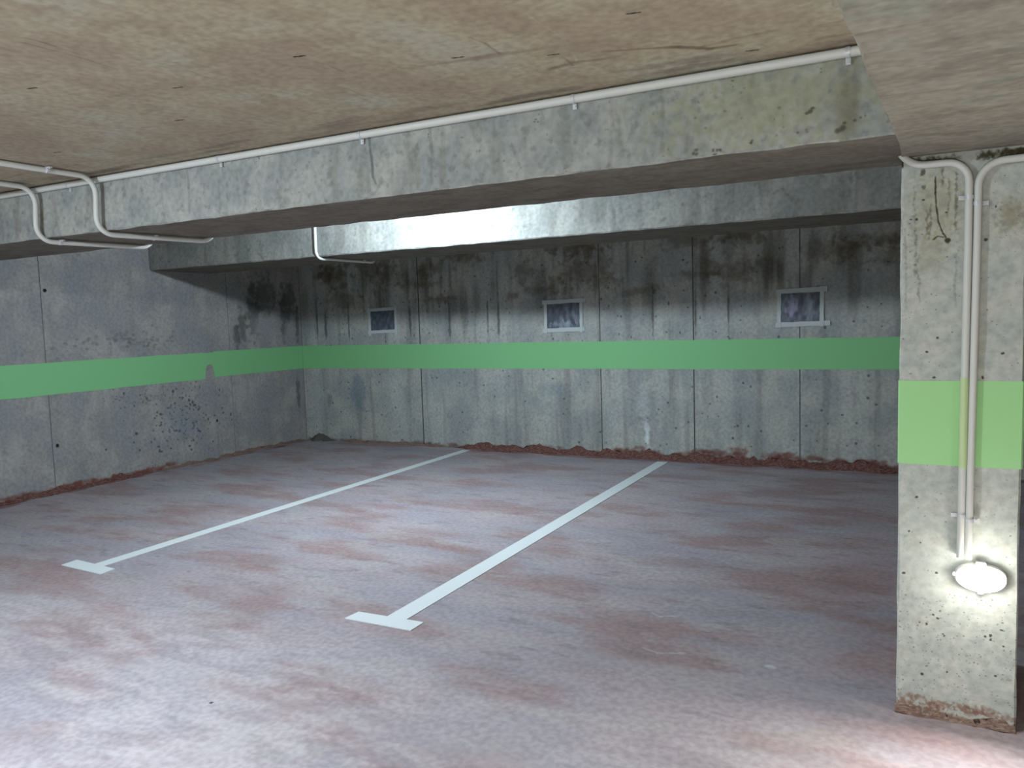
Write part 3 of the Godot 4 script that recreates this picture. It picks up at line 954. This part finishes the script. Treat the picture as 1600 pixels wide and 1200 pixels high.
func conduits() -> void:
	var X := Vector3.RIGHT
	var Y := Vector3.UP
	var Z := Vector3.BACK
	# along the top edge of the first beam
	var r := 0.0165
	var zc := B1F + r + 0.002
	var yc := CEIL - r - 0.006
	var cl := []
	for x in [-0.241, -1.221, -2.255, -3.142, -4.35, -5.2, -6.2, -7.2]:
		cl.append([Vector3(x, yc, zc), X, -Y, Z, r])
	conduit("long white conduit along the top edge of the front beam", "", [Vector3(XL + 0.02, yc, zc), Vector3(-0.16, yc, zc)], 0.05, r, cl)
	# two conduits that cross the first beam from below
	r = 0.0145
	var za := B1F + r + 0.036
	var ya := BY - r - 0.006
	var yb := CEIL - r - 0.004
	conduit("white conduit wrapping under the front beam, the one nearer the middle", "conduits wrapping under the front beam",
		[Vector3(-4.045, yb, ZF - 0.02), Vector3(-4.06, yb, za), Vector3(-4.085, ya, za), Vector3(-3.975, ya, B1R - r - 0.006), Vector3(-3.96, CEIL2 - 0.05, B1R - r - 0.006)], 0.10, r,
		[[Vector3(-4.052, yb, -2.59), Z, X, -Y, r], [Vector3(-4.045, ya, -3.2), Z, X, -Y, r]])
	conduit("white conduit wrapping under the front beam, the one nearer the left wall", "conduits wrapping under the front beam",
		[Vector3(-4.60, yb, ZF - 0.02), Vector3(-4.61, yb, za), Vector3(-4.637, ya, za), Vector3(-4.545, ya, B1R - r - 0.006), Vector3(-4.53, CEIL2 - 0.05, B1R - r - 0.006)], 0.10, r,
		[[Vector3(-4.605, yb, -2.3), Z, X, -Y, r], [Vector3(-4.62, ya, -3.0), Z, X, -Y, r]])
	# one down the face of the second beam and under it
	var zd := B2F + r + 0.003
	var yd := B2Y - r - 0.003
	conduit("white conduit running down the face of the far beam and under it", "",
		[Vector3(-5.28, CEIL2 - 0.01, zd), Vector3(-5.285, yd, zd), Vector3(-5.245, yd, B2R - r), Vector3(-5.245, CEIL2 - 0.05, B2R - r)], 0.085, r,
		[[Vector3(-5.255, yd, -6.7), Z, X, -Y, r]])
	# pillar
	r = 0.0132
	var zp := PZ + r + 0.005
	var left := conduit("left of the two pillar conduits, partly painted green", "",
		[Vector3(-0.128, 2.29, zp), Vector3(-0.086, 2.126, zp), Vector3(0.128, 2.123, zp), Vector3(0.128, 1.84, zp), Vector3(0.119, 0.655, zp)], 0.075, r,
		[[Vector3(0.130, 1.993, zp), Y, -X, Z, r], [Vector3(0.1203, 0.815, zp), Y, -X, Z, r]])
	var st := start()
	tube(st, PackedVector3Array([Vector3(0.1243, 1.335, zp), Vector3(0.1218, 0.998, zp)]), r + 0.0012, 16)
	tag(mesh_node("painted_section", done(st), M.green_paint_pipe, left), "pale green painted section of the pipe")
	conduit("right of the two pillar conduits, white all the way down", "",
		[Vector3(0.9, 2.123, zp), Vector3(0.158, 2.113, zp), Vector3(0.157, 1.84, zp), Vector3(0.1445, 0.652, zp)], 0.085, r,
		[[Vector3(0.1568, 1.968, zp), Y, X, Z, r], [Vector3(0.1468, 0.800, zp), Y, X, Z, r]])

# ------------------------------------------------------------------ lamps
func bulkhead(label: String, at: Vector3, basis_: Basis, hw: float, hh: float, energy: Array, tint: Color, group := "") -> void:
	var root := group_node("bulkhead_lamp", at)
	root.basis = basis_
	tag(root, label, "lamp", group)
	var st := start()
	oval_stack(st, [[hw * 0.97, hh * 0.97, 0.0], [hw, hh, 0.004], [hw, hh, 0.020], [hw * 0.95, hh * 0.93, 0.026]], 2.3)
	mesh_node("base", done(st), M.white_plastic, root)
	st = start()
	var rings := []
	for k in 9:
		var a := PI * 0.5 * k / 8.0
		rings.append([hw * 0.92 * maxf(pow(cos(a), 0.55), 0.02), hh * 0.90 * maxf(pow(cos(a), 0.55), 0.02), 0.026 + 0.062 * sin(a)])
	oval_stack(st, rings, 2.2)
	var g := StandardMaterial3D.new()
	g.albedo_color = Color(0.9, 0.9, 0.88)
	g.roughness = 0.4
	g.emission_enabled = true
	g.emission = tint
	g.emission_energy_multiplier = 6.0
	mesh_node("diffuser", done(st), g, root)
	for q in [[0.0, 1.0, 0.017, 0.008], [0.0, -1.0, 0.010, 0.010], [-1.0, 0.1, 0.006, 0.008]]:
		var lug := start()
		var c := Vector3(q[0] * hw, q[1] * hh, 0.014)
		bevel_box(lug, c - Vector3(q[2], q[3], 0.010), c + Vector3(q[2], q[3], 0.010), 0.004, 2, Rect2(0, 0, 1, 1))
		mesh_node("screw_lug", done(lug), M.white_plastic, root)
	var l := OmniLight3D.new()
	l.light_color = tint
	l.light_energy = energy[0]
	l.light_size = 0.04
	l.omni_range = 30.0
	l.omni_attenuation = 2.0
	l.shadow_enabled = true
	l.position = Vector3(0, 0, 0.060)
	l.name = "lamp_light"
	root.add_child(l)
	# the diffuser's face throws most of its light forward
	var front := AreaLight3D.new()
	front.name = "lamp_front_light"
	front.area_size = Vector2(hw * 1.7, hh * 1.6)
	front.light_color = tint
	front.light_energy = energy[1]
	front.area_range = 30.0
	front.shadow_enabled = true
	front.position = Vector3(0, 0, 0.092)
	front.rotation.y = PI
	root.add_child(front)

func lamps() -> void:
	bulkhead("oval white bulkhead lamp glowing low on the pillar", Vector3(0.187, 0.585, PZ), Basis.IDENTITY, 0.086, 0.052, LAMPS[1], Color(1.0, 0.985, 0.95))
	var down := Basis(Vector3.RIGHT, PI * 0.5)
	var back := Basis(Vector3.UP, PI)
	bulkhead("glowing bulkhead lamp on the ceiling hidden between the beams", Vector3(-3.75, CEIL2, -5.15), down, 0.13, 0.085, LAMPS[0], Color(0.88, 0.95, 1.0))
	var g := "added aisle lamps outside the picture"  # unseen lamps added to brighten the aisle side
	bulkhead("added cool white bulkhead lamp on the aisle ceiling by the two conduits", Vector3(-3.3, CEIL, -0.1), down, 0.13, 0.085, LAMPS[2], Color(0.90, 0.95, 1.0), g)
	bulkhead("added bulkhead lamp on the aisle ceiling beyond the long beam", Vector3(3.4, CEIL, -0.4), down, 0.13, 0.085, LAMPS[3], Color(1.0, 0.98, 0.94), g)
	# low fill lamps added across the aisle, modelled on the pillar lamp
	bulkhead("added bulkhead lamp low on the aisle wall, opposite the two bays", Vector3(-3.6, 0.75, ZF), back, 0.13, 0.085, LAMPS[4], Color(0.97, 0.98, 1.0), g)
	bulkhead("added bulkhead lamp low on the aisle wall, opposite the pillar", Vector3(-0.3, 0.75, ZF), back, 0.13, 0.085, LAMPS[5], Color(1.0, 0.995, 0.97), g)

# ------------------------------------------------------------------ sheets taped to the back wall
func taped_sheets() -> void:
	var data := [
		[-6.525, -6.127, 1.489, 1.766, "dark plastic sheet taped to back wall, leftmost by the corner", [[-6.573, -6.105, 1.468, 1.505], [-6.57, -6.10, 1.760, 1.795]], 0],
		[-3.95, -3.528, 1.475, 1.764, "dark plastic sheet taped to back wall, middle of the three", [[-4.005, -3.475, 1.435, 1.478], [-4.005, -3.455, 1.765, 1.806]], 1],
		[-1.324, -0.945, 1.483, 1.778, "dark plastic sheet taped to back wall, rightmost by the pillar", [[-1.375, -0.853, 1.440, 1.482], [-1.365, -0.880, 1.778, 1.818]], 2]]
	for d in data:
		var root := group_node("taped_sheet", Vector3((d[0] + d[1]) * 0.5, d[2], ZB))
		tag(root, d[4], "plastic sheet", "plastic sheets taped to the back wall")
		var o := root.position
		# the sheet: a wrinkled skin
		var nz := FastNoiseLite.new()
		nz.seed = 60 + d[6]
		nz.frequency = 9.0
		nz.fractal_octaves = 3
		var st := start()
		st.set_smooth_group(0)
		var nx := 26
		var ny := 18
		var g := []
		for j in ny + 1:
			var row := []
			for i in nx + 1:
				var x := lerpf(d[0] - 0.01, d[1] + 0.01, float(i) / nx)
				var y := lerpf(d[2] - 0.01, d[3] + 0.01, float(j) / ny)
				var edge := minf(minf(i, nx - i), minf(j, ny - j)) / 4.0
				var z := 0.006 + 0.014 * minf(edge, 1.0) * (0.5 + nz.get_noise_2d(x * 1.5, y * 0.6))
				row.append(Vector3(x, y, ZB + z) - o)
			g.append(row)
		for j in ny:
			for i in nx:
				var inside: Vector3 = g[j][i] - Vector3(0, 0, 1)
				tri_facing(st, g[j][i], g[j][i + 1], g[j + 1][i + 1], inside)
				tri_facing(st, g[j][i], g[j + 1][i + 1], g[j + 1][i], inside)
		mesh_node("sheet", done(st), sheet_material(d[6]), root)
		# tape: top, bottom, two sides, each running past the corners
		var tw := 0.030
		var strips := []
		for s in d[5]:
			strips.append([Vector2(s[0], (s[2] + s[3]) * 0.5 - 0.004), Vector2(s[1], (s[2] + s[3]) * 0.5 + 0.006), (s[3] - s[2]) * 0.55])
		strips.append([Vector2(d[0] - 0.016, d[2] - 0.055), Vector2(d[0] - 0.014, d[3] + 0.03), tw * 0.62])
		strips.append([Vector2(d[1] + 0.012, d[2] - 0.05), Vector2(d[1] + 0.016, d[3] + 0.055), tw * 0.62])
		var lift := 0.0
		for s in strips:
			st = start()
			tape(st, s[0], s[1], s[2], ZB + 0.012 + lift, o)
			lift += 0.0012
			mesh_node("tape_strip", done(st), M.tape, root)

func tape(st: SurfaceTool, a: Vector2, b: Vector2, half: float, z: float, o: Vector3) -> void:
	var t := (b - a).normalized()
	var s := Vector2(-t.y, t.x)
	var steps := 12
	var prev := []
	for k in steps + 1:
		var c := a.lerp(b, float(k) / steps)
		var wv := half * (0.9 + 0.25 * rng.randf())
		var e0 := c - s * wv
		var e1 := c + s * half * (0.9 + 0.25 * rng.randf())
		var ring := [Vector3(e0.x, e0.y, z) - o, Vector3(e1.x, e1.y, z) - o, Vector3(e1.x, e1.y, ZB - 0.001) - o, Vector3(e0.x, e0.y, ZB - 0.001) - o]
		var mid := Vector3(c.x, c.y, (z + ZB) * 0.5) - o
		if k:
			for j in 4:
				quad_out(st, prev[j], prev[(j + 1) % 4], ring[(j + 1) % 4], ring[j], mid, Rect2(0, 0, 1, 1))
		else:
			quad_out(st, ring[0], ring[1], ring[2], ring[3], mid + Vector3(t.x, t.y, 0), Rect2(0, 0, 1, 1))
		if k == steps:
			quad_out(st, ring[0], ring[1], ring[2], ring[3], mid - Vector3(t.x, t.y, 0), Rect2(0, 0, 1, 1))
		prev = ring

func sheet_material(k: int) -> StandardMaterial3D:
	var xs := [[-6.53, 0.41], [-3.955, 0.43], [-1.33, 0.39]]
	# uv runs in metres of the sheet's own space: x from the middle, y from the lower edge
	var hw: float = xs[k][1] * 0.5
	var map := Rect2(-hw, 0.30, hw * 2.0, -0.30)
	var p := Paint.new(128, 96, map, Color(0.30, 0.33, 0.38))
	var n := noise_bytes(128, 96, 0.05, 1, 2, 80 + k)
	p.layer(n, Color(0.24, 0.26, 0.31), 0.5, 0.75, 0.7)
	p.layer(n, Color(0.38, 0.42, 0.47), 0.45, 0.2, 0.6)
	if k == 1:
		p.blot(Vector2(0.0, 0.05), hw, 0.06, Color(0.53, 0.58, 0.62), 0.7, n, 0.8, 0.9)
	if k == 2:
		p.blot(Vector2(-0.07, 0.15), 0.07, 0.17, Color(0.50, 0.50, 0.61), 0.8, n, 0.5, 0.6)
		p.blot(Vector2(0.10, 0.15), 0.06, 0.16, Color(0.45, 0.49, 0.54), 0.7, n, 0.5, 0.6)
		p.blot(Vector2(0.02, 0.18), 0.03, 0.12, Color(0.15, 0.17, 0.23), 0.8, n, 0.5, 0.6)
	var m := StandardMaterial3D.new()
	m.albedo_texture = p.texture()
	m.uv1_offset = Vector3(0.5, 1.0, 0.0)
	m.uv1_scale = Vector3(1.0 / (hw * 2.0), -1.0 / 0.30, 1.0)
	m.roughness = 0.5
	return m
